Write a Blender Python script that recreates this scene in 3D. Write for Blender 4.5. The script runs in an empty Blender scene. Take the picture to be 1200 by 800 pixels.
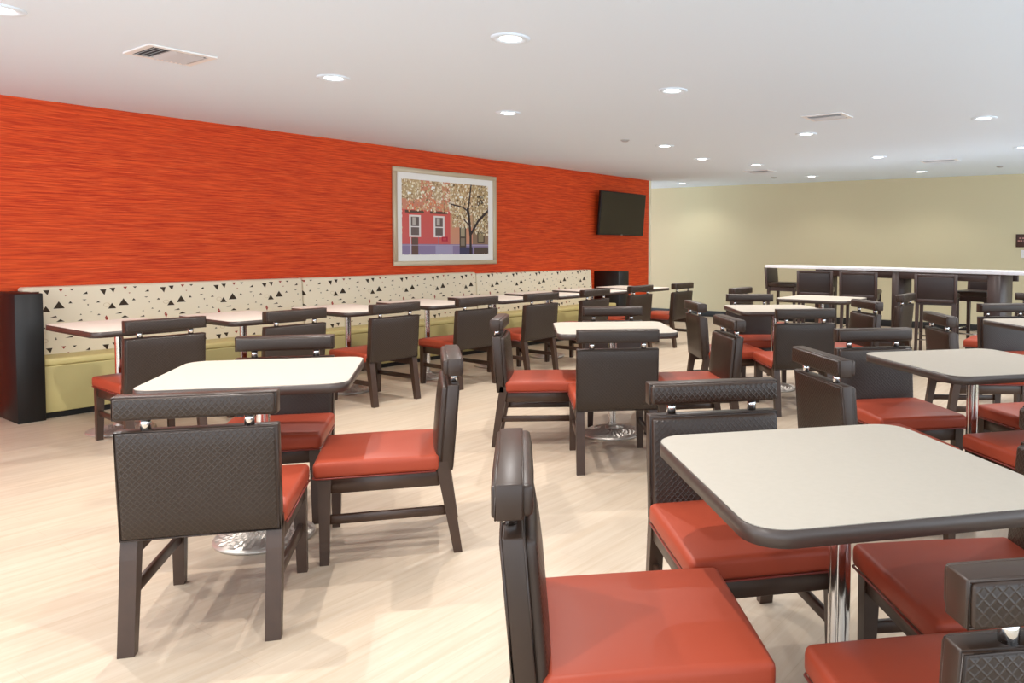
import bpy, bmesh, math, random
import numpy as np
from mathutils import Matrix, Vector
SC = bpy.context.scene
COL = SC.collection
random.seed(7)

# ------------------------------------------------------------------ camera
CF, CX, CY, PIT, ROL, CH = 883.005, 741.66, 327.51, .04394, .00422, 1.32168
cd = bpy.data.cameras.new('camera'); cam = bpy.data.objects.new('camera', cd); COL.objects.link(cam)
fw = Vector((0, math.cos(PIT), -math.sin(PIT))); up = Vector((0, math.sin(PIT), math.cos(PIT))); rt = Vector((1, 0, 0))
r2 = math.cos(ROL) * rt + math.sin(ROL) * up; u2 = -math.sin(ROL) * rt + math.cos(ROL) * up
cam.matrix_world = Matrix(((r2.x, u2.x, -fw.x, 0), (r2.y, u2.y, -fw.y, 0), (r2.z, u2.z, -fw.z, CH), (0, 0, 0, 1)))
cd.sensor_width = 36; cd.lens = CF / 1200 * 36
cd.shift_x = -(CX - 600) / 1200; cd.shift_y = (CY - 400) / 1200
cd.clip_start = .05; cd.clip_end = 100
SC.camera = cam

# ------------------------------------------------------------------ world, exposure
W = bpy.data.worlds.new('world'); SC.world = W; W.use_nodes = True
bgn = W.node_tree.nodes['Background']; bgn.inputs[0].default_value = (.83, .94, 1.05, 1); bgn.inputs[1].default_value = 3.35
SC.view_settings.view_transform = 'Standard'; SC.view_settings.look = 'None'
SC.view_settings.gamma = 1; SC.view_settings.use_curve_mapping = False
SC.view_settings.exposure = 0.06
SPOT_W = 90

# ------------------------------------------------------------------ frames of reference
YA = math.radians(35.14)                      # direction of the red wall, clockwise from +Y
RZ = math.pi / 2 - YA                         # rotation that puts local x along the wall, local y towards it
AV = Vector((math.sin(YA), math.cos(YA), 0)); BV = Vector((-math.cos(YA), math.sin(YA), 0))
HC = 2.459                                    # ceiling height
WV = 7.30                                     # distance of the red wall
def R(u, v, z=0): return AV * u + BV * v + Vector((0, 0, z))

# ------------------------------------------------------------------ materials
def srgb(r, g, b):
    f = lambda c: (c / 255 / 12.92) if c / 255 <= .04045 else ((c / 255 + .055) / 1.055) ** 2.4
    return (f(r), f(g), f(b), 1)
def nt(name):
    m = bpy.data.materials.new(name); m.use_nodes = True; t = m.node_tree
    return m, t, t.nodes['Principled BSDF'], (lambda k, **kw: mk(t, k, **kw))
def mk(t, k, **kw):
    n = t.nodes.new(k)
    for a, v in kw.items(): setattr(n, a, v)
    return n
def plain(name, col, rough=.5, metal=0, spec=.5, noise=0, nscale=20, coat=0):
    m, t, p, N = nt(name)
    p.inputs['Base Color'].default_value = col; p.inputs['Roughness'].default_value = rough
    p.inputs['Metallic'].default_value = metal; p.inputs['Specular IOR Level'].default_value = spec
    p.inputs['Coat Weight'].default_value = coat
    if noise:
        tc = N('ShaderNodeTexCoord'); nz = N('ShaderNodeTexNoise'); nz.inputs['Scale'].default_value = nscale; nz.inputs['Detail'].default_value = 4
        mx = N('ShaderNodeMix', data_type='RGBA'); mx.blend_type = 'MULTIPLY'
        rp = N('ShaderNodeValToRGB'); rp.color_ramp.elements[0].color = (1 - noise,) * 3 + (1,); rp.color_ramp.elements[0].position = .3
        rp.color_ramp.elements[1].color = (1,) * 3 + (1,); rp.color_ramp.elements[1].position = .7
        t.links.new(tc.outputs['Object'], nz.inputs['Vector']); t.links.new(nz.outputs['Fac'], rp.inputs[0])
        mx.inputs[0].default_value = 1; mx.inputs[6].default_value = col
        t.links.new(rp.outputs[0], mx.inputs[7]); t.links.new(mx.outputs[2], p.inputs['Base Color'])
    return m
def emit(name, col, s):
    m, t, p, N = nt(name); p.inputs['Base Color'].default_value = col
    p.inputs['Emission Color'].default_value = col; p.inputs['Emission Strength'].default_value = s
    return m
def bumped(name, col, rough, scale, strength, dist=.002, spec=.5):
    m, t, p, N = nt(name); p.inputs['Base Color'].default_value = col; p.inputs['Roughness'].default_value = rough
    p.inputs['Specular IOR Level'].default_value = spec
    tc = N('ShaderNodeTexCoord'); nz = N('ShaderNodeTexNoise'); nz.inputs['Scale'].default_value = scale; nz.inputs['Detail'].default_value = 3
    b = N('ShaderNodeBump'); b.inputs['Strength'].default_value = strength; b.inputs['Distance'].default_value = dist
    t.links.new(tc.outputs['Object'], nz.inputs['Vector']); t.links.new(nz.outputs['Fac'], b.inputs['Height']); t.links.new(b.outputs[0], p.inputs['Normal'])
    return m
def grass_cloth():
    m, t, p, N = nt('orange grasscloth'); p.inputs['Roughness'].default_value = .62; p.inputs['Specular IOR Level'].default_value = .3
    tc = N('ShaderNodeTexCoord'); cols = []
    def layer(sx, sz, det, ramp):
        mp = N('ShaderNodeMapping'); mp.inputs['Scale'].default_value = (sx, 1, sz)
        nz = N('ShaderNodeTexNoise'); nz.inputs['Scale'].default_value = 1; nz.inputs['Detail'].default_value = det; nz.inputs['Roughness'].default_value = .6
        t.links.new(tc.outputs['Object'], mp.inputs[0]); t.links.new(mp.outputs[0], nz.inputs['Vector'])
        rp = N('ShaderNodeValToRGB'); e = rp.color_ramp.elements
        e[0].position, e[0].color = ramp[0]; e[1].position, e[1].color = ramp[1]
        t.links.new(nz.outputs['Fac'], rp.inputs[0]); return rp, nz
    a, an = layer(3.6, 105, 5, ((.34, srgb(186, 44, 10)), (.66, srgb(232, 86, 30))))
    b, bn = layer(7, 190, 3, ((.50, (0, 0, 0, 1)), (.74, (1, 1, 1, 1))))
    mx = N('ShaderNodeMix', data_type='RGBA'); mx.inputs[7].default_value = srgb(246, 118, 60)
    mu = N('ShaderNodeMath', operation='MULTIPLY'); mu.inputs[1].default_value = .45
    t.links.new(b.outputs[0], mu.inputs[0]); t.links.new(mu.outputs[0], mx.inputs[0]); t.links.new(a.outputs[0], mx.inputs[6])
    t.links.new(mx.outputs[2], p.inputs['Base Color'])
    bp = N('ShaderNodeBump'); bp.inputs['Strength'].default_value = .25; bp.inputs['Distance'].default_value = .003
    t.links.new(an.outputs['Fac'], bp.inputs['Height']); t.links.new(bp.outputs[0], p.inputs['Normal'])
    return m
def floor_mat():
    m, t, p, N = nt('pale wood grain vinyl'); p.inputs['Roughness'].default_value = .42; p.inputs['Specular IOR Level'].default_value = .35
    tc = N('ShaderNodeTexCoord')
    mp = N('ShaderNodeMapping'); mp.inputs['Scale'].default_value = (1.6, 24, 1)
    nz = N('ShaderNodeTexNoise'); nz.inputs['Scale'].default_value = 1; nz.inputs['Detail'].default_value = 6; nz.inputs['Roughness'].default_value = .62; nz.inputs['Distortion'].default_value = .5
    t.links.new(tc.outputs['Object'], mp.inputs[0]); t.links.new(mp.outputs[0], nz.inputs['Vector'])
    rp = N('ShaderNodeValToRGB'); e = rp.color_ramp.elements
    e[0].position, e[0].color = .3, srgb(181, 161, 138); e[1].position, e[1].color = .68, srgb(196, 180, 160)
    t.links.new(nz.outputs['Fac'], rp.inputs[0])
    br = N('ShaderNodeTexBrick'); br.offset = .37; br.inputs['Scale'].default_value = 1; br.inputs['Brick Width'].default_value = 1.22; br.inputs['Row Height'].default_value = .152
    br.inputs['Mortar Size'].default_value = .0012; br.inputs['Color1'].default_value = (.95, .95, .95, 1); br.inputs['Color2'].default_value = (1.04, 1.03, 1.02, 1); br.inputs['Mortar'].default_value = (.88, .86, .84, 1)
    t.links.new(tc.outputs['Object'], br.inputs['Vector'])
    mx = N('ShaderNodeMix', data_type='RGBA'); mx.blend_type = 'MULTIPLY'; mx.inputs[0].default_value = .8
    t.links.new(rp.outputs[0], mx.inputs[6]); t.links.new(br.outputs['Color'], mx.inputs[7]); t.links.new(mx.outputs[2], p.inputs['Base Color'])
    return m
def weave_mat():
    m, t, p, N = nt('dark woven vinyl'); p.inputs['Roughness'].default_value = .33; p.inputs['Specular IOR Level'].default_value = .45
    tc = N('ShaderNodeTexCoord'); sp = N('ShaderNodeSeparateXYZ'); t.links.new(tc.outputs['Object'], sp.inputs[0])
    M = lambda op, a, b=None: _m(t, op, a, b)
    x = M('MULTIPLY', sp.outputs[0], 50.); z = M('MULTIPLY', sp.outputs[2], 48.)
    a = M('PINGPONG', M('ADD', M('ADD', x, z), 400.), .5); b = M('PINGPONG', M('ADD', M('SUBTRACT', x, z), 400.), .5)
    h = M('MINIMUM', a, b)                       # 0 on the lattice lines
    hh = M('SUBTRACT', 1., M('SMOOTH_MIN', M('MULTIPLY', h, 6.), 1.))
    bp = N('ShaderNodeBump'); bp.inputs['Strength'].default_value = .4; bp.inputs['Distance'].default_value = .0022
    t.links.new(hh, bp.inputs['Height']); t.links.new(bp.outputs[0], p.inputs['Normal'])
    mx = N('ShaderNodeMix', data_type='RGBA'); mx.inputs[6].default_value = srgb(41, 29, 21); mx.inputs[7].default_value = srgb(68, 51, 38)
    t.links.new(M('MULTIPLY', hh, .28), mx.inputs[0]); t.links.new(mx.outputs[2], p.inputs['Base Color'])
    return m
def _m(t, op, a, b=None):
    n = t.nodes.new('ShaderNodeMath'); n.operation = op
    for i, v in enumerate((a, b)):
        if v is None: continue
        if isinstance(v, float): n.inputs[i].default_value = v
        else: t.links.new(v, n.inputs[i])
    if op == 'SMOOTH_MIN': n.inputs[2].default_value = .3
    return n.outputs[0]
def image_mat(name, arr, rough=.7, bump=0):
    h, w, _ = arr.shape
    im = bpy.data.images.new(name, w, h); px = np.ones((h, w, 4), np.float32); px[..., :3] = arr[::-1]
    im.pixels.foreach_set(px.ravel()); im.update(); im.pack()
    m, t, p, N = nt(name); p.inputs['Roughness'].default_value = rough; p.inputs['Specular IOR Level'].default_value = .25
    ti = N('ShaderNodeTexImage'); ti.image = im; ti.extension = 'REPEAT'
    uv = N('ShaderNodeUVMap'); uv.uv_map = 'UVMap'
    t.links.new(uv.outputs[0], ti.inputs[0]); t.links.new(ti.outputs[0], p.inputs['Base Color'])
    return m
# flat prints, drawn here pixel by pixel
def poly(arr, pts, col):
    h, w, _ = arr.shape; pts = [(x * w, y * h) for x, y in pts]
    x0, x1 = min(p[0] for p in pts), max(p[0] for p in pts); y0, y1 = min(p[1] for p in pts), max(p[1] for p in pts)
    for ox in (-w, 0, w):
        for oy in (-h, 0, h):
            a0, a1 = max(0, int(x0 + ox)), min(w, int(x1 + ox) + 2); b0, b1 = max(0, int(y0 + oy)), min(h, int(y1 + oy) + 2)
            if a0 >= a1 or b0 >= b1: continue
            X, Y = np.meshgrid(np.arange(a0, a1) + .5 - ox, np.arange(b0, b1) + .5 - oy)
            ins = np.zeros(X.shape, bool); n = len(pts)
            for i in range(n):
                xa, ya = pts[i]; xb, yb = pts[(i + 1) % n]
                if ya == yb: continue
                c = ((ya > Y) != (yb > Y)) & (X < (xb - xa) * (Y - ya) / (yb - ya) + xa); ins ^= c
            arr[b0:b1, a0:a1][ins] = col
def fabric_arr():
    a = np.zeros((512, 512, 3), np.float32); a[:] = srgbd(228, 215, 190)
    D = srgbd(58, 46, 34); RD = srgbd(150, 52, 40); T = srgbd(196, 176, 140)
    q = lambda x, y: ((x - 400) / 500, (y - 120) / 485)
    tri = lambda cx, cy, w, h, up, c=D, sk=0: poly(a, [q(cx - w / 2, cy + (h / 2 if up else -h / 2)), q(cx + w / 2, cy + (h / 2 if up else -h / 2)), q(cx + sk, cy + (-h / 2 if up else h / 2))], c)
    tri(603, 275, 84, 62, True); tri(508, 305, 66, 50, True); tri(442, 183, 52, 50, False, D, 10); tri(517, 168, 48, 42, False, D, 8)
    tri(622, 153, 34, 24, False, RD); tri(703, 150, 34, 16, False); tri(803, 182, 38, 22, True, D, 14); tri(795, 243, 34, 9, False)
    tri(900, 264, 34, 16, True); tri(688, 257, 30, 20, True); tri(820, 290, 13, 18, False); tri(558, 372, 56, 14, True, D, 20); tri(608, 407, 62, 20, True)
    tri(460, 428, 28, 34, False, RD); tri(843, 348, 22, 10, True); tri(762, 365, 16, 12, True); tri(900, 375, 26, 12, True); tri(957, 398, 26, 22, True, RD)
    tri(752, 414, 42, 14, True, D, 16); tri(492, 463, 20, 12, True); tri(570, 555, 14, 24, True); tri(665, 550, 62, 14, True, D, 24); tri(920, 577, 24, 14, True)
    tri(870, 470, 20, 24, False); tri(712, 480, 44, 10, False); tri(790, 540, 26, 18, True); tri(655, 200, 16, 10, False, RD)
    for k in range(24):                                                    # two little ring outlines
        for cx, cy in ((465, 295), (487, 570)):
            g = k / 24 * 2 * math.pi
            poly(a, [q(cx + 22 * math.cos(g), cy + 15 * math.sin(g)), q(cx + 26 * math.cos(g), cy + 18 * math.sin(g)), q(cx + 26 * math.cos(g + .27), cy + 18 * math.sin(g + .27)), q(cx + 22 * math.cos(g + .27), cy + 15 * math.sin(g + .27))], T)
    return a
def srgbd(r, g, b): return np.array([r, g, b], np.float32) / 255          # image pixels stay in sRGB
def picture_arr():
    rng = np.random.default_rng(3); h, w = 330, 500
    a = np.zeros((h, w, 3), np.float32); X = np.linspace(0, 1, w)[None, :, None]; Y = np.linspace(0, 1, h)[:, None, None]
    left = srgbd(216, 96, 84); right = srgbd(214, 150, 112); far = srgbd(150, 118, 86)
    a[:] = left; a[:, int(.53 * w):] = right; a[:, int(.80 * w):] = far
    a[:int(.26 * h), :int(.20 * w)] = srgbd(176, 150, 120); a[:int(.26 * h), int(.33 * w):int(.44 * w)] = srgbd(170, 140, 120)
    a[int(.86 * h):, :] = srgbd(150, 128, 150)
    a[:int(.40 * h)] = a[:int(.40 * h)] * .45 + srgbd(206, 180, 140) * .55; a[:int(.62 * h), int(.55 * w):] = a[:int(.62 * h), int(.55 * w):] * .5 + srgbd(186, 164, 124) * .5
    a += (Y - .3) * np.array([-.02, .02, .12], np.float32) * .8
    B = lambda x0, y0, x1, y1, c: a.__setitem__((slice(int(y0 * h), int(y1 * h)), slice(int(x0 * w), int(x1 * w))), srgbd(*c))
    for x0 in (.075, .34):                                                 # the two framed windows
        B(x0 - .04, .41, x0 + .16, .445, (96, 72, 58)); B(x0, .47, x0 + .125, .765, (232, 226, 222)); B(x0 + .02, .495, x0 + .105, .74, (112, 96, 92))
        B(x0 + .02, .62, x0 + .105, .635, (232, 226, 222)); B(x0 + .035, .5, x0 + .07, .6, (190, 180, 172))
    B(.10, .77, .17, 1, (110, 84, 74)); B(.085, .77, .095, 1, (210, 205, 210)); B(.43, .755, .50, .82, (186, 46, 66)); B(.445, .77, .485, .805, (206, 76, 84))
    B(.39, .76, .398, 1, (140, 130, 150)); B(0, .87, 1, .876, (196, 190, 210)); B(.36, .88, .56, 1, (170, 160, 190))
    B(.60, .42, .73, .50, (66, 52, 42)); B(.64, .60, .72, .90, (84, 70, 60)); B(.655, .62, .705, .75, (170, 156, 130)); B(.655, .77, .705, .88, (140, 126, 110))
    B(.86, .16, .95, .32, (52, 40, 34)); B(.86, .68, .95, .84, (80, 66, 54)); B(.872, .70, .938, .82, (150, 134, 104)); B(.64, .90, .80, 1, (70, 66, 96)); B(.82, .90, 1, 1, (88, 74, 66))
    def limb(pts, wd):
        for (x0, y0), (x1, y1) in zip(pts, pts[1:]):
            for s in np.linspace(0, 1, 60):
                cx, cy, r = (x0 + (x1 - x0) * s) * w, (y0 + (y1 - y0) * s) * h, wd
                a[max(0, int(cy - r)):int(cy + r) + 1, max(0, int(cx - r)):int(cx + r) + 1] = srgbd(58, 44, 44)
    def blossoms(n, x0, x1, y0, y1, cols):
        for _ in range(n):
            cx, cy = rng.uniform(x0, x1) * w, rng.uniform(y0, y1) * h; r = rng.uniform(2, 7); s = rng.uniform(.5, 1)
            g = rng.uniform(0, 6.28); c = srgbd(*cols[rng.integers(len(cols))])
            poly(a, [((cx + r * s * math.cos(g + k)) / w, (cy + r * math.sin(g + k)) / h) for k in (0, 1.3, 2.6, 4, 5.2)], c)
    pale = [(238, 226, 198), (226, 208, 170), (210, 186, 140), (244, 238, 222), (190, 160, 116), (150, 120, 84)]
    blossoms(420, 0, .58, 0, .25, pale); blossoms(260, .05, .55, .24, .42, pale + [(232, 150, 100), (228, 120, 84)])
    blossoms(700, .52, 1, 0, .45, pale + [(110, 92, 66)]); blossoms(300, .56, .78, .42, .62, pale); blossoms(280, .82, 1, .42, .72, pale + [(120, 104, 70)])
    limb([(.775, 1), (.775, .74), (.755, .45), (.74, .36)], 6); limb([(.775, .72), (.87, .52), (1, .36)], 4); limb([(.74, .38), (.68, .33), (.55, .30)], 2.2)
    limb([(.745, .38), (.765, .2), (.785, 0)], 3); limb([(.77, .60), (.69, .5)], 1.5)
    for x0, y0 in ((.32, .075), (.64, .18), (.06, .17)): B(x0, y0, x0 + .04, y0 + .025, (250, 250, 246))
    return np.clip(a, 0, 1)

M = {}
M['orange'] = grass_cloth()
M['floor'] = floor_mat()
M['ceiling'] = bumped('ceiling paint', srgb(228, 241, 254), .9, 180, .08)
M['khaki'] = bumped('khaki wall paint', srgb(206, 195, 160), .8, 220, .08)
M['cream'] = plain('cream paint', srgb(232, 226, 200), .6)
M['black'] = plain('black laminate', srgb(12, 10, 10), .5, noise=.2)
M['espresso'] = plain('espresso wood', srgb(64, 43, 31), .38, noise=.25, nscale=14, spec=.55)
M['vinyl'] = plain('dark brown vinyl', srgb(54, 39, 30), .38, spec=.45, noise=.12, nscale=9)
M['weave'] = weave_mat()
M['red'] = bumped('brick red vinyl', srgb(158, 66, 44), .46, 350, .06, spec=.25)
M['redpipe'] = plain('dark red piping', srgb(120, 40, 28), .4)
M['chrome'] = plain('polished chrome', srgb(225, 225, 225), .12, 1)
M['steel'] = plain('brushed steel', srgb(196, 188, 178), .42, .75)
M['laminate'] = plain('greige laminate', srgb(176, 167, 154), .6, noise=.03, nscale=60, spec=.08)
M['laminate2'] = plain('light greige laminate', srgb(226, 216, 202), .6, spec=.08)
M['edge'] = plain('dark bronze table edge', srgb(66, 54, 48), .38)
M['olive'] = bumped('olive vinyl', srgb(196, 180, 120), .5, 120, .15)
M['fabric'] = image_mat('triangle print fabric', fabric_arr(), .8)
M['photo'] = image_mat('street picture', picture_arr(), .35)
M['frame'] = plain('champagne frame', srgb(205, 188, 160), .35, metal=.2)
M['mat'] = plain('white mat board', srgb(246, 244, 240), .8)
M['screen'] = plain('tv screen', srgb(40, 32, 22), .22)
M['white'] = plain('white enamel', srgb(238, 238, 238), .5)
M['grey'] = plain('grey grille', srgb(170, 170, 170), .6)
M['shade'] = plain('dark duct', srgb(96, 96, 96), .8)
M['slat'] = plain('pale grey slat', srgb(205, 208, 212), .6)
M['stoolpad'] = plain('dark stool leather', srgb(42, 31, 29), .45)
M['lens'] = emit('downlight lens', (1, .97, .9, 1), 9)
M['stone'] = plain('white stone counter', srgb(232, 232, 236), .2, noise=.05)
M['dwood'] = plain('dark walnut bar', srgb(66, 50, 46), .4, noise=.2, nscale=10)
M['sign'] = plain('dark sign plate', srgb(70, 42, 36), .5)
M['pink'] = plain('pale pink lettering', srgb(196, 140, 130), .6)

# ------------------------------------------------------------------ mesh helpers
def obj(name, me, parent=None, mats=None, loc=None):
    if isinstance(me, bmesh.types.BMesh):
        bm = me; me = bpy.data.meshes.new(name); bm.normal_update(); bm.to_mesh(me); bm.free()
        for x in mats: me.materials.append(M[x])
    o = bpy.data.objects.new(name, me); COL.objects.link(o)
    if parent: o.parent = parent
    if loc is not None: o.location = loc
    return o
def thing(name, label, cat, loc=(0, 0, 0), rz=0, group=None):
    o = bpy.data.objects.new(name, None); COL.objects.link(o); o.empty_display_size = .1
    o.location = loc; o.rotation_euler = (0, 0, rz); o['label'] = label; o['category'] = cat
    if group: o['group'] = group
    return o
def tag(o, label, cat, group=None):
    o['label'] = label; o['category'] = cat
    if group: o['group'] = group
def struct(o, label=None):
    o['kind'] = 'structure'
    if label: o['label'] = label
    return o
def merge(bm, tb, mi=0, smooth=False, fn=None):
    vm = {}
    for v in tb.verts:
        c = Vector(fn(*v.co)) if fn else v.co
        vm[v] = bm.verts.new(c)
    for f in tb.faces:
        g = bm.faces.new([vm[v] for v in f.verts]); g.material_index = mi; g.smooth = smooth
    tb.free()
def box(bm, x0, x1, y0, y1, z0, z1, bev=0, seg=2, mi=0, fn=None, sub=0, smooth=None):
    tb = bmesh.new(); bmesh.ops.create_cube(tb, size=1)
    for v in tb.verts: v.co = Vector(((x0 + x1) / 2 + v.co.x * (x1 - x0), (y0 + y1) / 2 + v.co.y * (y1 - y0), (z0 + z1) / 2 + v.co.z * (z1 - z0)))
    if bev: bmesh.ops.bevel(tb, geom=tb.edges[:] , offset=bev, segments=seg, profile=.5, affect='EDGES')
    if sub:
        big = [e for e in tb.edges if e.calc_length() > max(.06, bev * 2)]
        bmesh.ops.subdivide_edges(tb, edges=big, cuts=sub, use_grid_fill=True)
    merge(bm, tb, mi, (bev > 0) if smooth is None else smooth, fn)
    return bm
def prism(bm, prof, z0, z1, mi=0, smooth=False):
    """closed outline in xy, extruded in z"""
    a = [bm.verts.new((x, y, z0)) for x, y in prof]; b = [bm.verts.new((x, y, z1)) for x, y in prof]; n = len(prof)
    f = bm.faces.new(a[::-1]); f.material_index = mi; f = bm.faces.new(b); f.material_index = mi
    for i in range(n):
        f = bm.faces.new((a[i], a[(i + 1) % n], b[(i + 1) % n], b[i])); f.material_index = mi; f.smooth = smooth
def lathe(bm, prof, n=32, mi=0, c=(0, 0, 0), smooth=True, fn=None):
    rings = []
    for r, z in prof:
        if r < 1e-6: rings.append([bm.verts.new((c[0], c[1], c[2] + z))])
        else:
            ring = []
            for k in range(n):
                g = 2 * math.pi * k / n; rr, zz = (r, z) if fn is None else fn(r, z, k)
                ring.append(bm.verts.new((c[0] + rr * math.cos(g), c[1] + rr * math.sin(g), c[2] + zz)))
            rings.append(ring)
    for a, b in zip(rings, rings[1:]):
        for k in range(n):
            q = [a[k % len(a)], a[(k + 1) % len(a)], b[(k + 1) % len(b)], b[k % len(b)]]
            q = [v for i, v in enumerate(q) if v not in q[:i]]
            if len(q) >= 3:
                f = bm.faces.new(q); f.material_index = mi; f.smooth = smooth
def tube(bm, pts, r, closed=False, n=6, mi=0):
    pts = [Vector(p) for p in pts]; rings = []; N = len(pts)
    for i, p in enumerate(pts):
        a = pts[i - 1] if (closed or i) else p; b = pts[(i + 1) % N] if (closed or i < N - 1) else p
        d = (b - a).normalized(); s = Vector((0, 0, 1)) if abs(d.z) < .9 else Vector((1, 0, 0))
        e = d.cross(s).normalized(); g = d.cross(e)
        rings.append([bm.verts.new(p + r * (math.cos(2 * math.pi * k / n) * e + math.sin(2 * math.pi * k / n) * g)) for k in range(n)])
    for i in range(N if closed else N - 1):
        A, B = rings[i], rings[(i + 1) % N]
        for k in range(n):
            f = bm.faces.new((A[k], A[(k + 1) % n], B[(k + 1) % n], B[k])); f.smooth = True; f.material_index = mi
    if not closed:
        for rg in (rings[0][::-1], rings[-1]): bm.faces.new(rg).material_index = mi
def taper(bm, b, t, mi=0, mid=None):
    """leg: b,t = (x0,x1,y0,y1,z)"""
    lv = []
    for (x0, x1, y0, y1, z) in ([b] + ([mid] if mid else []) + [t]):
        lv.append([bm.verts.new(p) for p in ((x0, y0, z), (x1, y0, z), (x1, y1, z), (x0, y1, z))])
    bm.faces.new(lv[0][::-1]).material_index = mi; bm.faces.new(lv[-1]).material_index = mi
    for A, B in zip(lv, lv[1:]):
        for k in range(4): bm.faces.new((A[k], A[(k + 1) % 4], B[(k + 1) % 4], B[k])).material_index = mi
def rrect(w, d, r, n=8):
    out = []
    for sx, sy, g0 in ((1, 1, 0), (-1, 1, 90), (-1, -1, 180), (1, -1, 270)):
        for k in range(n + 1):
            g = math.radians(g0 + 90 * k / n); out.append((sx * (w / 2 - r) + r * math.cos(g), sy * (d / 2 - r) + r * math.sin(g)))
    return out
def roomobj(name, bm, mats, parent=None):
    o = obj(name, bm, parent, mats)
    if not parent: o.rotation_euler = (0, 0, RZ)
    return o

def mesh_of(name, bm, mats):
    me = bpy.data.meshes.new(name); bm.normal_update(); bm.to_mesh(me); bm.free()
    for x in mats: me.materials.append(M[x])
    return me
# ------------------------------------------------------------------ the room
U0, U1, V0 = -2.6, 16.5, -2.6
bm = bmesh.new(); box(bm, U0, U1, V0, WV + 3.2, -.12, 0); struct(roomobj('floor', bm, ['floor']), 'pale wood grain plank floor')
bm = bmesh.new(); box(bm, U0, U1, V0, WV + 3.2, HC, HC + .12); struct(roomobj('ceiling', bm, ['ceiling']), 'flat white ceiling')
bm = bmesh.new(); box(bm, U0, 10.835, WV, WV + .14, 0, HC); struct(roomobj('wall_left', bm, ['orange']), 'orange red grasscloth wall')
bm = bmesh.new(); box(bm, 10.837, 10.91, WV + .0, WV + .14, 0, HC); struct(roomobj('trim_1', bm, ['cream']), 'cream corner strip at the end of the orange wall')
# glazed walls behind and to the right of the camera: low sill, header, mullions, daylight beyond
def glazed(name, n, x0, x1, y0, y1, along):
    bm = bmesh.new(); box(bm, x0, x1, y0, y1, 0, .22); box(bm, x0, x1, y0, y1, HC - .10, HC)
    struct(roomobj(name, bm, ['cream']), 'low sill and header of a window wall')
    bm = bmesh.new()
    L = (x1 - x0) if along == 'x' else (y1 - y0)
    for k in range(n + 1):
        c = (x0 if along == 'x' else y0) + .03 + (L - .06) * k / n
        if along == 'x': box(bm, c - .03, c + .03, y0 + .04, y1 - .04, .22, HC - .10)
        else: box(bm, x0 + .04, x1 - .04, c - .03, c + .03, .22, HC - .10)
    return bm
struct(roomobj('window_1', glazed('wall_right', 9, U0, 13.0, V0 - .14, V0, 'x'), ['steel']), 'window mullions')
struct(roomobj('window_2', glazed('wall_front', 5, U0 - .14, U0, V0, WV, 'y'), ['steel']), 'window mullions')
K0 = Vector((.334, 14.895, 0)); K1 = Vector((5.981, 11.598, 0)); KD = (K1 - K0).normalized(); KA = math.atan2(KD.y, KD.x)
def kobj(name, bm, mats, parent=None):
    o = obj(name, bm, parent, mats)
    if not parent: o.location = K0; o.rotation_euler = (0, 0, KA)
    return o
bm = bmesh.new(); box(bm, -3.2, 11, 0, .14, 0, HC); struct(kobj('wall_back', bm, ['khaki']), 'khaki green painted back wall')
bm = bmesh.new(); box(bm, -3.2, 11, -.015, -.001, 0, .11, .004); struct(kobj('baseboard_back', bm, ['black']), 'black cove base along the khaki wall')

# ------------------------------------------------------------------ downlights
def light_meshes():
    b1 = bmesh.new(); lathe(b1, [(.058, -.001), (.062, -.006), (.088, -.010), (.104, -.007), (.108, -.0005), (.108, .0)], 40)
    b2 = bmesh.new(); lathe(b2, [(0, -.0035), (.057, -.0035), (.057, -.001)], 32)
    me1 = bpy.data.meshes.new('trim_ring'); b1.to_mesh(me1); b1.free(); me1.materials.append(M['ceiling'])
    me2 = bpy.data.meshes.new('lens'); b2.to_mesh(me2); b2.free(); me2.materials.append(M['lens'])
    return me1, me2
LM1, LM2 = light_meshes()
LD = bpy.data.lights.new('lamp', 'SPOT'); LD.energy = SPOT_W; LD.color = (1, .97, .94); LD.spot_size = math.radians(140); LD.spot_blend = .6; LD.shadow_soft_size = .012
LDF = LD.copy(); LDF.energy = SPOT_W * .22       # the row closest to the khaki wall burns dimmer
def downlight(u, v, label, group=None):
    t = thing('downlight', label, 'ceiling light', R(u, v, HC), 0, group)
    obj('trim_ring', LM1, t); obj('lens', LM2, t)
    l = bpy.data.objects.new('lamp', LDF if u > 11 else LD); COL.objects.link(l); l.parent = t; l.location = (0, 0, -.02)
for u, v, s in (
    (3.03, 2.96, 'round recessed downlight highest in view, at top centre of ceiling'),
    (3.06, 4.65, 'round recessed downlight between the picture and the big left air vent'),
    (4.70, 2.96, 'large lit downlight right of the top centre one'),
    (4.70, 4.62, 'lit downlight straight above the framed street picture'),
    (7.22, 4.65, 'lit downlight above the television, nearer of the row'),
    (8.54, 4.92, 'lit downlight just right of the end of the orange wall'),
    (9.56, 4.65, 'small lit downlight beside the far left round air vent'),
    (7.235, 2.97, 'lit downlight just below the rectangular vent over the middle tables'),
    (9.57, 2.97, 'lit downlight between the middle vent and the far right vent'),
    (7.21, 1.32, 'brightest downlight at right, nearest on the right side of ceiling'),
    (11.63, 7.10, 'tiny lit downlight nearest the corner where orange meets khaki'),
    (11.6, 4.66, 'small lit downlight closest to the khaki wall, left of two'),
    (11.74, 3.01, 'small lit downlight closest to the khaki wall, right of two'),
    (9.54, 1.33, 'lit downlight cut by the right edge of the view'),
    (1.26, 4.65, 'downlight cut by the top left corner of the view')):
    downlight(u, v, s)
for u, v in ((1.26, 2.96), (1.26, 1.33), (-.5, 2.96), (-.5, 1.33), (-.5, 4.65), (4.85, -.25)):  # first pair inferred, next row assumed, last one added to brighten the right table
    downlight(u, v, 'unseen recessed downlight out of view, inferred or added for its light', 'downlights out of view')

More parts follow.
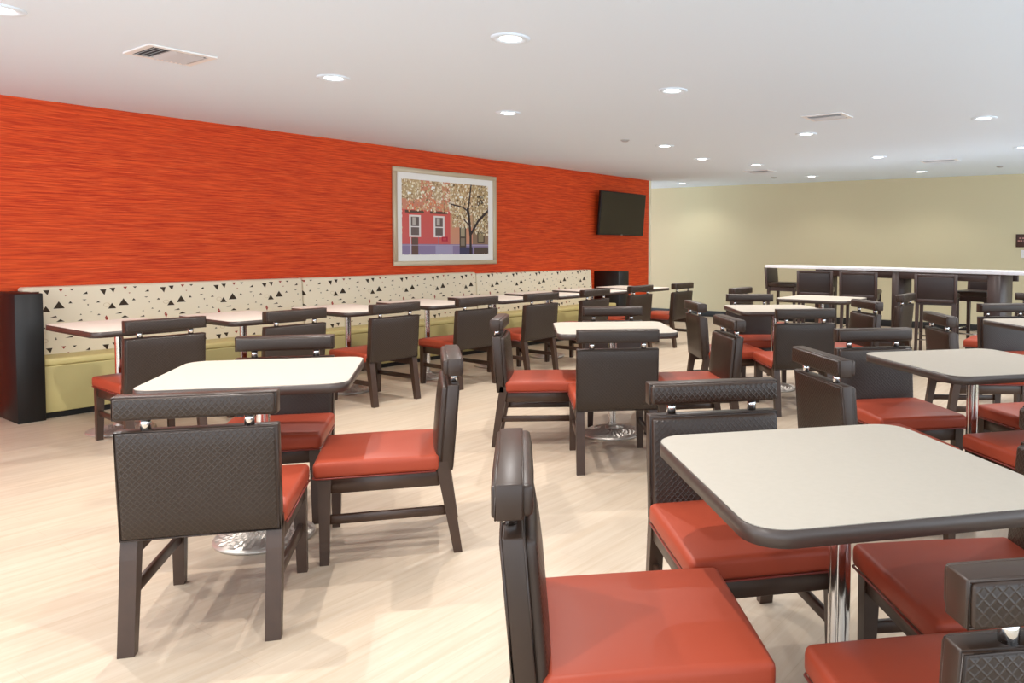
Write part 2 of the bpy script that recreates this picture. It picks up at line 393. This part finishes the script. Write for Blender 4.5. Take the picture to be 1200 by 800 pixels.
# ceiling vents
def vent(u0, u1, v0, v1, label, nslat=12):
    uc, vc = (u0 + u1) / 2, (v0 + v1) / 2; t = thing('air_vent', label, 'vent', R(uc, vc, HC), RZ)
    w, d = (u1 - u0) / 2, (v1 - v0) / 2; b = bmesh.new(); e = .035
    for x0, x1, y0, y1 in ((-w, w, -d, -d + e), (-w, w, d - e, d), (-w, -w + e, -d + e, d - e), (w - e, w, -d + e, d - e)): box(b, x0, x1, y0, y1, -.008, 0)
    obj('frame', b, t, ['white'])
    b = bmesh.new(); box(b, -w + e, w - e, -d + e, d - e, -.002, -.0005); obj('backing', b, t, ['shade'])
    pitch = (2 * w - 2 * e) / nslat; ms = []
    for sg, hw in ((1, .28), (-1, .48)):
        b = bmesh.new(); box(b, -pitch * hw, pitch * hw, -d + e, d - e, -.001, .001, fn=lambda x, y, z: (x * .85, y, z + sg * x * .55 - .0075)); ms.append(mesh_of('slat', b, ['slat']))
    for k in range(nslat): obj('slat', ms[0 if k < nslat / 3 or k == nslat - 1 else 1], t, loc=(-w + e + (2 * w - 2 * e) * (k + .5) / nslat, 0, 0))
vent(1.955, 2.335, 4.735, 5.085, 'square white air vent with slats, large, at upper left of ceiling', 12)
vent(6.24, 6.53, 2.25, 2.61, 'white air vent with slats above the middle of the room', 8)
vent(10.25, 10.6, 4.80, 5.20, 'faint flush air vent near the corner, farthest left vent', 6)
vent(10.27, 10.55, 2.20, 2.65, 'thin air vent far right near the khaki wall', 6)
for u, v, s in ((11.435, 5.24, 'small white ceiling sensor beyond the far left vent'), (6.59, 4.75, 'tiny white sprinkler cover above the television wall'), (11.56, 1.9, 'small grey sprinkler cover on ceiling at far right')):
    b = bmesh.new(); lathe(b, [(0, -.018), (.03, -.018), (.045, -.006), (.05, 0)], 20); o = obj('sprinkler_cover', b, None, ['grey']); o.location = R(u, v, HC); tag(o, s, 'sprinkler')

# ------------------------------------------------------------------ banquette bench along the orange wall
BT = thing('banquette_bench', 'long built-in bench with triangle print back and olive seat, black end panels, below orange wall', 'bench', (0, 0, 0), RZ)
b = bmesh.new(); box(b, 2.055, 9.30, 6.86, 7.16, .045, .40, .01, 2); obj('seat_base', b, BT, ['olive'])
b = bmesh.new(); box(b, 2.055, 9.30, 6.88, 7.16, 0, .045); obj('toe_kick', b, BT, ['black'])
for x0, x1 in ((2.055, 4.33), (4.336, 6.70), (6.706, 9.30)):
    b = bmesh.new(); box(b, x0, x1, 6.85, 7.16, .40, .455, .018, 3); obj('seat_cushion', b, BT, ['olive'])
BTILE = (.455, .455)
for x0, x1 in ((2.03, 4.33), (4.336, 6.70), (6.706, 9.07)):
    b = bmesh.new()
    def lean(x, y, z): return (x, y + (.03 * (z - .455) / .5 if y < 7.2 else 0), z)
    box(b, x0, x1, 7.13, WV - .002, .44, .985 if x0 < 6 else .965, .022, 3, fn=lean)
    uvl = b.loops.layers.uv.new('UVMap')
    for f in b.faces:
        for l in f.loops:
            c = l.vert.co; l[uvl].uv = ((c.x - 2.07 + (.2 if x0 > 3 else 0)) / BTILE[0], (c.z - .985) / BTILE[1] + ((WV - c.y) * .0 if abs(f.normal.z) < .5 else (c.y) / BTILE[1]))
    obj('back_cushion', b, BT, ['fabric'])
b = bmesh.new(); box(b, 1.88, 2.052, 6.82, WV - .002, 0, .955, .004, 1); obj('end_panel', b, BT, ['black'])
b = bmesh.new(); box(b, 9.31, 9.58, 6.82, WV - .002, 0, .935, .004, 1); obj('end_panel', b, BT, ['black'])

# ------------------------------------------------------------------ picture, television
P = thing('framed_picture', 'framed picture of red town houses behind a blossoming tree, on the orange wall', 'picture', R(6.35, WV, 1.658), RZ)
w, h = .82, .576; b = bmesh.new(); e = .055
for x0, x1, z0, z1 in ((-w, w, -h, -h + e), (-w, w, h - e, h), (-w, -w + e, -h + e, h - e), (w - e, w, -h + e, h - e)): box(b, x0, x1, -.036, -.002, z0, z1, .004, 1)
obj('frame', b, P, ['frame'])
b = bmesh.new(); box(b, -w + e, w - e, -.018, -.004, -h + e, h - e); obj('mat_board', b, P, ['mat'])
b = bmesh.new(); vs = [b.verts.new(c) for c in ((-.695, -.0195, -.445), (.68, -.0195, -.445), (.68, -.0195, .445), (-.695, -.0195, .445))]; f = b.faces.new(vs)
uvl = b.loops.layers.uv.new('UVMap')
for l, q in zip(f.loops, ((0, 0), (1, 0), (1, 1), (0, 1))): l[uvl].uv = q
vs2 = [b.verts.new((v.co.x, -.0185, v.co.z)) for v in vs]; b.faces.new(vs2[::-1])
for i in range(4): b.faces.new((vs[i], vs2[i], vs2[(i + 1) % 4], vs[(i + 1) % 4]))
obj('print', b, P, ['photo'])
T = thing('television', 'black flat television tilted forward on the orange wall near its far end', 'television', R(9.90, WV - .11, 1.845), RZ)
T.rotation_euler = (math.radians(5), 0, RZ)
b = bmesh.new(); box(b, -.615, .615, -.025, .02, -.345, .345, .006, 2); box(b, -.35, .35, .02, .05, -.25, .2, .01, 2); obj('casing', b, T, ['black'])
b = bmesh.new(); box(b, -.597, .597, -.0275, -.0245, -.325, .33); obj('screen', b, T, ['screen'])
b = bmesh.new(); box(b, -.025, .025, -.0285, -.0245, -.341, -.331, .002, 1); obj('badge', b, T, ['steel'])
b = bmesh.new(); box(b, -.18, .18, .05, .10, -.12, .12, .004, 1); obj('wall_bracket', b, T, ['black'])

# wall plates at the right of the khaki wall
t = thing('wall_sign', 'dark brown sign with two lines of pale lettering on khaki wall at right edge', 'sign', K0 + KD * 6.60 + Vector((0, 0, 1.435)), KA)
b = bmesh.new(); box(b, -.145, .145, -.018, -.001, -.10, .10, .004, 1); obj('plate', b, t, ['sign'])
b = bmesh.new()
for z, xs in ((.03, (-.10, -.06, -.02, .03, .07)), (-.01, (-.12, -.085, -.04, .0, .045, .08))):
    for x in xs: box(b, x, x + .028, -.0195, -.018, z, z + .016)
obj('lettering', b, t, ['pink'])
t = thing('light_switch', 'small white switch plate below the brown sign at right edge', 'switch', K0 + KD * 6.63 + Vector((0, 0, 1.232)), KA)
b = bmesh.new(); box(b, -.10, .10, -.010, -.001, -.06, .06, .003, 2); obj('plate', b, t, ['white'])
b = bmesh.new()
for x in (-.06, 0, .06): box(b, x - .01, x + .01, -.016, -.010, -.018, .018, .002, 1)
obj('rocker', b, t, ['white'])

# ------------------------------------------------------------------ dining chair (built once, then copied)
def side_plain(b):
    b.normal_update()
    for f in b.faces:
        if f.material_index == 1 and abs(f.normal.y) < .75: f.material_index = 0
def chair_meshes():
    W2 = .241; out = []
    lean = lambda x, y, z: (x, y - .031 * (z - .359) / .374, z)
    def pad(sgn):            # puffed pad: sgn +1 front, -1 rear
        d = .012 if sgn > 0 else .005
        def f(x, y, z):
            q = max(0, 1 - (x / .225) ** 4) * max(0, 1 - ((z - zc) / hz) ** 4)
            return lean(x, y + sgn * d * q * (1 if (y - yc) * sgn > 0 else 0), z)
        return f
    b = bmesh.new(); box(b, -W2, W2, -.256, -.210, .359, .728, .005, 2, 0, lean)
    zc, hz = .546, .182
    yc = -.205; box(b, -.233, .233, -.218, -.186, .367, .721, .013, 3, 1, pad(1), sub=5)
    yc = -.257; box(b, -.233, .233, -.262, -.250, .367, .721, .006, 2, 1, pad(-1), sub=5)
    side_plain(b); out.append(('backrest', mesh_of('backrest', b, ['vinyl', 'weave']), -1))
    b = bmesh.new()
    for y in (-.211, -.257):
        c = [lean(x, y, z) for x, z in ((-.238, .364), (-.238, .55), (-.238, .724), (0, .724), (.238, .724), (.238, .55), (.238, .364), (0, .364))]
        tube(b, c, .0032, True, 5)
    out.append(('piping', mesh_of('piping', b, ['vinyl']), 'backrest'))
    b = bmesh.new(); box(b, -W2, W2, -.298, -.243, .764, .840, .004, 2)
    def pf(sgn, d, yy):
        return lambda x, y, z: (x, y + sgn * d * max(0, 1 - (x / .232) ** 6) * max(0, 1 - ((z - .802) / .036) ** 2) * (1 if (y - yy) * sgn > 0 else 0), z)
    box(b, -.235, .235, -.252, -.222, .768, .836, .011, 3, 1, pf(1, .006, -.235), sub=3)
    box(b, -.235, .235, -.307, -.290, .768, .836, .007, 3, 1, pf(-1, .004, -.300), sub=3)
    side_plain(b); out.append(('headrest', mesh_of('headrest', b, ['vinyl', 'weave']), -1))
    b = bmesh.new()
    for y in (-.243, -.2985): tube(b, [(-.238, y, .767), (-.238, y, .837), (0, y, .837), (.238, y, .837), (.238, y, .767), (0, y, .767)], .0028, True, 5)
    out.append(('piping', mesh_of('piping', b, ['vinyl']), 'headrest'))
    b = bmesh.new(); lathe(b, [(.0, .0), (.016, 0), (.016, .042), (0, .042)], 14); pm = mesh_of('support_post', b, ['chrome'])
    for x in (-.152, .152): out.append(('support_post', pm, (x, -.270, .727)))
    b = bmesh.new()
    def crown(x, y, z):
        s = max(0, 1 - (x / .26) ** 2) * max(0, 1 - ((y - .05) / .27) ** 2)
        return (x, y, z + (.012 * s if z > .42 else 0))
    box(b, -.250, .250, -.205, .299, .362, .432, .020, 4, 0, crown, sub=4)
    out.append(('seat', mesh_of('seat', b, ['red']), -1))
    b = bmesh.new(); tube(b, [(-.248, -.19, .364), (-.248, .285, .364), (-.235, .298, .364), (.235, .298, .364), (.248, .285, .364), (.248, -.19, .364)], .004, False, 5)
    out.append(('piping', mesh_of('piping', b, ['redpipe']), 'seat'))
    b = bmesh.new()
    box(b, -.234, -.204, -.205, .24, .296, .362, .003, 1); box(b, .204, .234, -.205, .24, .296, .362, .003, 1)
    box(b, -.20, .20, .246, .272, .296, .362, .003, 1)
    out.append(('seat_frame', mesh_of('seat_frame', b, ['espresso']), -1))
    for s in (-1, 1):
        b = bmesh.new(); X = sorted((s * .192, s * .241)); Xb = sorted((s * .203, s * .241))
        taper(b, (X[0], X[1], -.298, -.262, 0), (X[0], X[1], -.240, -.190, .40), 0, (X[0], X[1], -.258, -.206, .30)); out.append(('leg', mesh_of('leg', b, ['espresso']), -1))
        b = bmesh.new(); taper(b, (Xb[0], Xb[1], .242, .276, 0), (X[0], X[1], .228, .279, .362)); out.append(('leg', mesh_of('leg', b, ['espresso']), -1))
    for s in (-1, 1):
        b = bmesh.new(); c = s * .218; box(b, c - .010, c + .010, -.245, .24, .165, .203, .003, 1, 0, lambda x, y, z: (x, y, z)); out.append(('stretcher', mesh_of('stretcher', b, ['espresso']), -1))
    return out
CHM = chair_meshes()
def chair(x, y, th, label, group):
    t = thing('dining_chair', label, 'chair', (x, y, 0), math.radians(th), group)
    last = {}
    for name, me, info in CHM:
        o = bpy.data.objects.new(name, me); COL.objects.link(o)
        if isinstance(info, str): o.parent = last[info]
        else:
            o.parent = t
            if isinstance(info, tuple): o.location = info
            last[name] = o
    return t

# ------------------------------------------------------------------ pedestal tables
def table_meshes(w, d, r, lam='laminate'):
    b = bmesh.new(); prism(b, rrect(w - .006, d - .006, r - .003), .751, .755); top = mesh_of('tabletop', b, [lam])
    b = bmesh.new(); prism(b, rrect(w, d, r), .716, .7535, 0, True); ed = mesh_of('edge_band', b, ['edge'])
    b = bmesh.new(); lathe(b, [(.0285, .03), (.0285, .712)], 28); col = mesh_of('column', b, ['chrome'])
    b = bmesh.new(); box(b, -.16, .16, -.03, .03, .700, .716); box(b, -.03, .03, -.16, .16, .702, .7155); pl = mesh_of('support_plate', b, ['edge'])
    b = bmesh.new()
    def rib(rr, zz, k): return rr, zz
    n = 72; prof = [(.207, 0), (.212, .006), (.210, .014), (.200, .020)]
    lathe(b, prof, n)
    rings = [.200, .185, .170, .155, .140, .125, .110, .096, .081, .066, .052]
    prev = None
    for i, rr in enumerate(rings):            # staggered petals pressed into the cast base
        zz = .020 + .028 * (1 - rr / .200) ** 1.0
        ring = []
        for k in range(n):
            g = 2 * math.pi * k / n; dz = .006 * (1 if (k + 2 * i) % 4 < 2 else 0)
            ring.append(b.verts.new((rr * math.cos(g), rr * math.sin(g), zz + (dz if i else 0))))
        if prev:
            for k in range(n): b.faces.new((prev[k], prev[(k + 1) % n], ring[(k + 1) % n], ring[k]))
        prev = ring
    f = b.faces.new(prev)
    lathe(b, [(.052, .045), (.045, .06), (.036, .066), (.0285, .068)], 32)
    bs = mesh_of('base', b, ['steel'])
    return (('tabletop', top), ('edge_band', ed), ('column', col), ('support_plate', pl), ('base', bs))
TM = table_meshes(.806, .786, .09); TB = table_meshes(.62, .88, .07, 'laminate2')
def table(x, y, th, label, meshes=TM, group='square pedestal tables'):
    t = thing('pedestal_table', label, 'table', (x, y, 0), math.radians(th), group)
    for n, me in meshes: obj(n, me, t)
table(.546, 1.945, 13.4, 'greige square table with rounded corners, nearest, at lower right')
table(-1.662, 3.361, 14.5, 'square pedestal table at left with bright top, behind the nearest dark chair back')
table(-.142, 5.277, 8.5, 'square pedestal table in the middle of the room, four chairs around')
table(1.715, 3.77, 14.6, 'square pedestal table at right, directly beyond the nearest table')
table(1.317, 7.004, 6, 'square pedestal table before the bar, with a blue-lit chair behind it')
table(2.12, 8.44, -36, 'farthest loose table, turned to the bar, seen almost edge on', TM)
table(3.22, 5.68, 8, 'square pedestal table cut by the right edge, beyond the other right table')
BU = (2.25, 3.13, 4.08, 4.98, 5.90, 6.78, 7.64, 8.56)
for k, u in enumerate(BU):
    p = R(u, 6.03); table(p.x, p.y, 0, 'narrow bench table, %s' % (
        'first one at the left end of the bench', 'second from the left end of the bench', 'third from the left end, left of the seam under the picture', 'fourth from the left end, below the framed picture',
        'fifth from the left end of the bench', 'sixth from the left end of the bench', 'seventh from the left end, before the black end panel', 'last one, at the far end of the bench')[k], TB, 'narrow tables along the bench')
    bpy.data.objects[[o.name for o in COL.objects if o.name.startswith('pedestal_table')][-1]].rotation_euler = (0, 0, RZ)

# ------------------------------------------------------------------ chairs
G1, G2 = 'dining chairs at the bench tables', 'dining chairs at the square tables'
for x, y, th, s in (
    (-3.264, 5.064, 52.5, 'leftmost chair facing the bench, behind the bright left table'),
    (-2.740, 5.762, 55.4, 'second chair along the bench from the left, only its top seen over another chair'),
    (-2.213, 6.444, 56.0, 'third chair along the bench from the left, standing clear with its shadow on the floor'),
    (-1.674, 7.216, 53.0, 'fourth chair along the bench from the left, half behind a side-on chair'),
    (-1.160, 7.895, 55.3, 'fifth chair along the bench from the left, left of the middle table'),
    (-.642, 8.612, 55.3, 'sixth chair along the bench, behind the far chair of the middle table'),
    (-.125, 9.460, 55.8, 'seventh chair along the bench, in front of the end of the orange wall'),
    (.438, 10.145, 56.8, 'last chair along the bench, standing against the khaki wall')):
    chair(x, y, th, s, G1)
for x, y, th, s in (
    (-1.484, 2.697, 14.7, 'large dark chair seen squarely from behind, at lower left'),
    (-1.083, 3.354, 105.5, 'chair with brown red seat seen side-on, facing left to the left table'),
    (-1.780, 3.733, 194.6, 'chair on the far side of the bright left table, headrest over the tabletop'),
    (-.017, 1.782, -81.4, 'nearest chair with bright red seat, seen side-on at bottom centre'),
    (.346, 2.441, 192.5, 'chair with woven black back facing the camera, left end of the nearest table'),
    (.679, 1.407, 9.0, 'chair at the bottom right corner, woven back towards the camera'),
    (.990, 2.03, 97.0, 'chair with red seat under the right side of the nearest table'),
    (-.645, 5.155, -86, 'chair with red seat seen side-on, facing right to the middle table'),
    (-.128, 4.625, 9.0, 'dark chair seen squarely from behind, at the middle table'),
    (-.125, 5.762, 188, 'chair on the far side of the middle table, only its headrest above the top'),
    (.40, 5.109, 101, 'chair with red seat on the right of the middle table, facing left'),
    (.806, 6.643, -79.3, 'slim looking chair left of the table before the bar, facing right'),
    (1.314, 6.143, 7.6, 'black chair seen from behind, at the near side of the table before the bar'),
    (1.216, 7.44, 184, 'black chair with blue sheen on far side of the table before the bar'),
    (1.87, 6.806, 100, 'dark chair right of the table before the bar, facing left'),
    (1.126, 3.493, -77.6, 'brown chair seen obliquely between the two right tables, facing right'),
    (1.484, 4.219, 190.6, 'black chair with blue sheen and red seat, far side of the right table'),
    (1.89, 3.35, 13, 'chair with orange red seat at near side of the right table, back off the edge'),
    (2.30, 4.09, 103, 'chair at the right side of the right table, seat cut by the edge of view'),
    (2.63, 8.00, 55, 'grey lit chair standing in front of the bar leg, at the farthest loose table'),
    (1.50, 8.80, -125, 'chair on the left of the farthest loose table, before the first stool'),
    (2.513, 5.489, -92, 'brown chair in front of the rightmost bar stool back, facing right'),
    (3.27, 6.28, 188, 'black chair with blue headrest at the table cut by the right edge'),
    (3.60, 7.33, 55, 'grey chair with tilted headrest seen just before the end leg of the bar'),
    (4.22, 7.80, 150, 'dark chair at the right edge of view beside the end of the bar')):
    chair(x, y, th, s, G2)

# ------------------------------------------------------------------ bar counter and stools
P0 = Vector((1.92, 10.94, 0)); BD = Vector((.654, -.757, 0)).normalized(); BA = math.atan2(BD.y, BD.x)
BR = thing('bar_counter', 'high bar counter with white stone top on dark walnut legs before the khaki wall', 'counter', P0, BA)
# local x runs along the bar to the right, local y goes away from the room
b = bmesh.new(); box(b, 0, 4.6, 0, .55, 1.022, 1.062, .004, 2); obj('countertop', b, BR, ['stone'])
b = bmesh.new(); box(b, .86, 3.34, .03, .07, .935, 1.0215, .003, 1); box(b, .86, 3.34, .46, .50, .935, 1.0215, .003, 1); obj('apron', b, BR, ['dwood'])
for x0, x1 in ((.86, 1.0), (2.005, 2.10), (3.193, 3.34)):
    b = bmesh.new(); box(b, x0, x1, .015, .335, 0, 1.0215, .004, 1); obj('leg', b, BR, ['dwood'])
def stool_meshes():
    out = []; b = bmesh.new(); w = .228
    L = lambda x, y, z: (x, y - .10 * max(0, z - .74), z)
    for x0, x1, z0, z1 in ((-w, -w + .035, .70, 1.02), (w - .035, w, .70, 1.02), (-w + .035, w - .035, .985, 1.02), (-w + .035, w - .035, .70, .74)): box(b, x0, x1, -.235, -.20, z0, z1, .004, 1, 0, L)
    out.append(('backrest', mesh_of('backrest', b, ['dwood']), -1))
    b = bmesh.new(); box(b, -w + .034, w - .034, -.236, -.196, .738, .988, .010, 2, 0, L); out.append(('back_pad', mesh_of('back_pad', b, ['stoolpad']), 'backrest'))
    b = bmesh.new(); box(b, -.222, .222, -.21, .235, .73, .795, .024, 3); out.append(('seat', mesh_of('seat', b, ['vinyl']), -1))
    b = bmesh.new()
    for x0, x1, y0, y1 in ((-.20, .20, .17, .20), (-.20, .20, -.20, -.17), (-.205, -.18, -.17, .17), (.18, .205, -.17, .17)): box(b, x0, x1, y0, y1, .67, .73)
    out.append(('seat_frame', mesh_of('seat_frame', b, ['dwood']), -1))
    for sx in (-1, 1):
        for sy in (-1, 1):
            b = bmesh.new(); X = sorted((sx * .175, sx * .215)); Y = sorted((sy * .175, sy * .215)); X2 = sorted((sx * .19, sx * .22)); Y2 = sorted((sy * .20, sy * .23))
            taper(b, (*X2, *Y2, 0), (*X, *Y, .73)); out.append(('leg', mesh_of('leg', b, ['dwood']), -1))
    b = bmesh.new()
    tube(b, [(-.195, .215, .27), (.195, .215, .27)], .010, False, 8); tube(b, [(-.2, -.19, .32), (-.2, .2, .32)], .008, False, 8); tube(b, [(.2, -.19, .32), (.2, .2, .32)], .008, False, 8); tube(b, [(-.195, -.21, .27), (.195, -.21, .27)], .008, False, 8)
    out.append(('footrest', mesh_of('footrest', b, ['chrome']), -1))
    return out
SM = stool_meshes()
def stool(x, y, th, label):
    t = thing('bar_stool', label, 'stool', (x, y, 0), math.radians(th), 'bar stools at the counter'); last = {}
    for name, me, info in SM:
        o = bpy.data.objects.new(name, me); COL.objects.link(o)
        if isinstance(info, str): o.parent = last[info]
        else: o.parent = t; last[name] = o
TH = math.degrees(BA)   # facing the bar
N_ = Vector((-BD.y, BD.x, 0)) * 1.0    # away from the room
for bx, by, hd, s in ((2.356, 9.75, -20, 'dark bar stool before the left part of the bar, second from the left'), (2.775, 9.267, -26, 'dark bar stool in the middle, left of the bar\'s middle leg'), (3.426, 8.513, -28, 'dark bar stool right of the middle bar leg, behind a brown chair')):
    stool(bx - .225 * math.sin(math.radians(hd)), by + .225 * math.cos(math.radians(hd)), hd, s)
stool(2.30, 11.30, -122, 'leftmost bar stool, seen side-on at the left end of the bar')
stool(4.26, 9.30, TH + 180, 'bar stool on the far side of the counter, seen beneath it near the end leg')
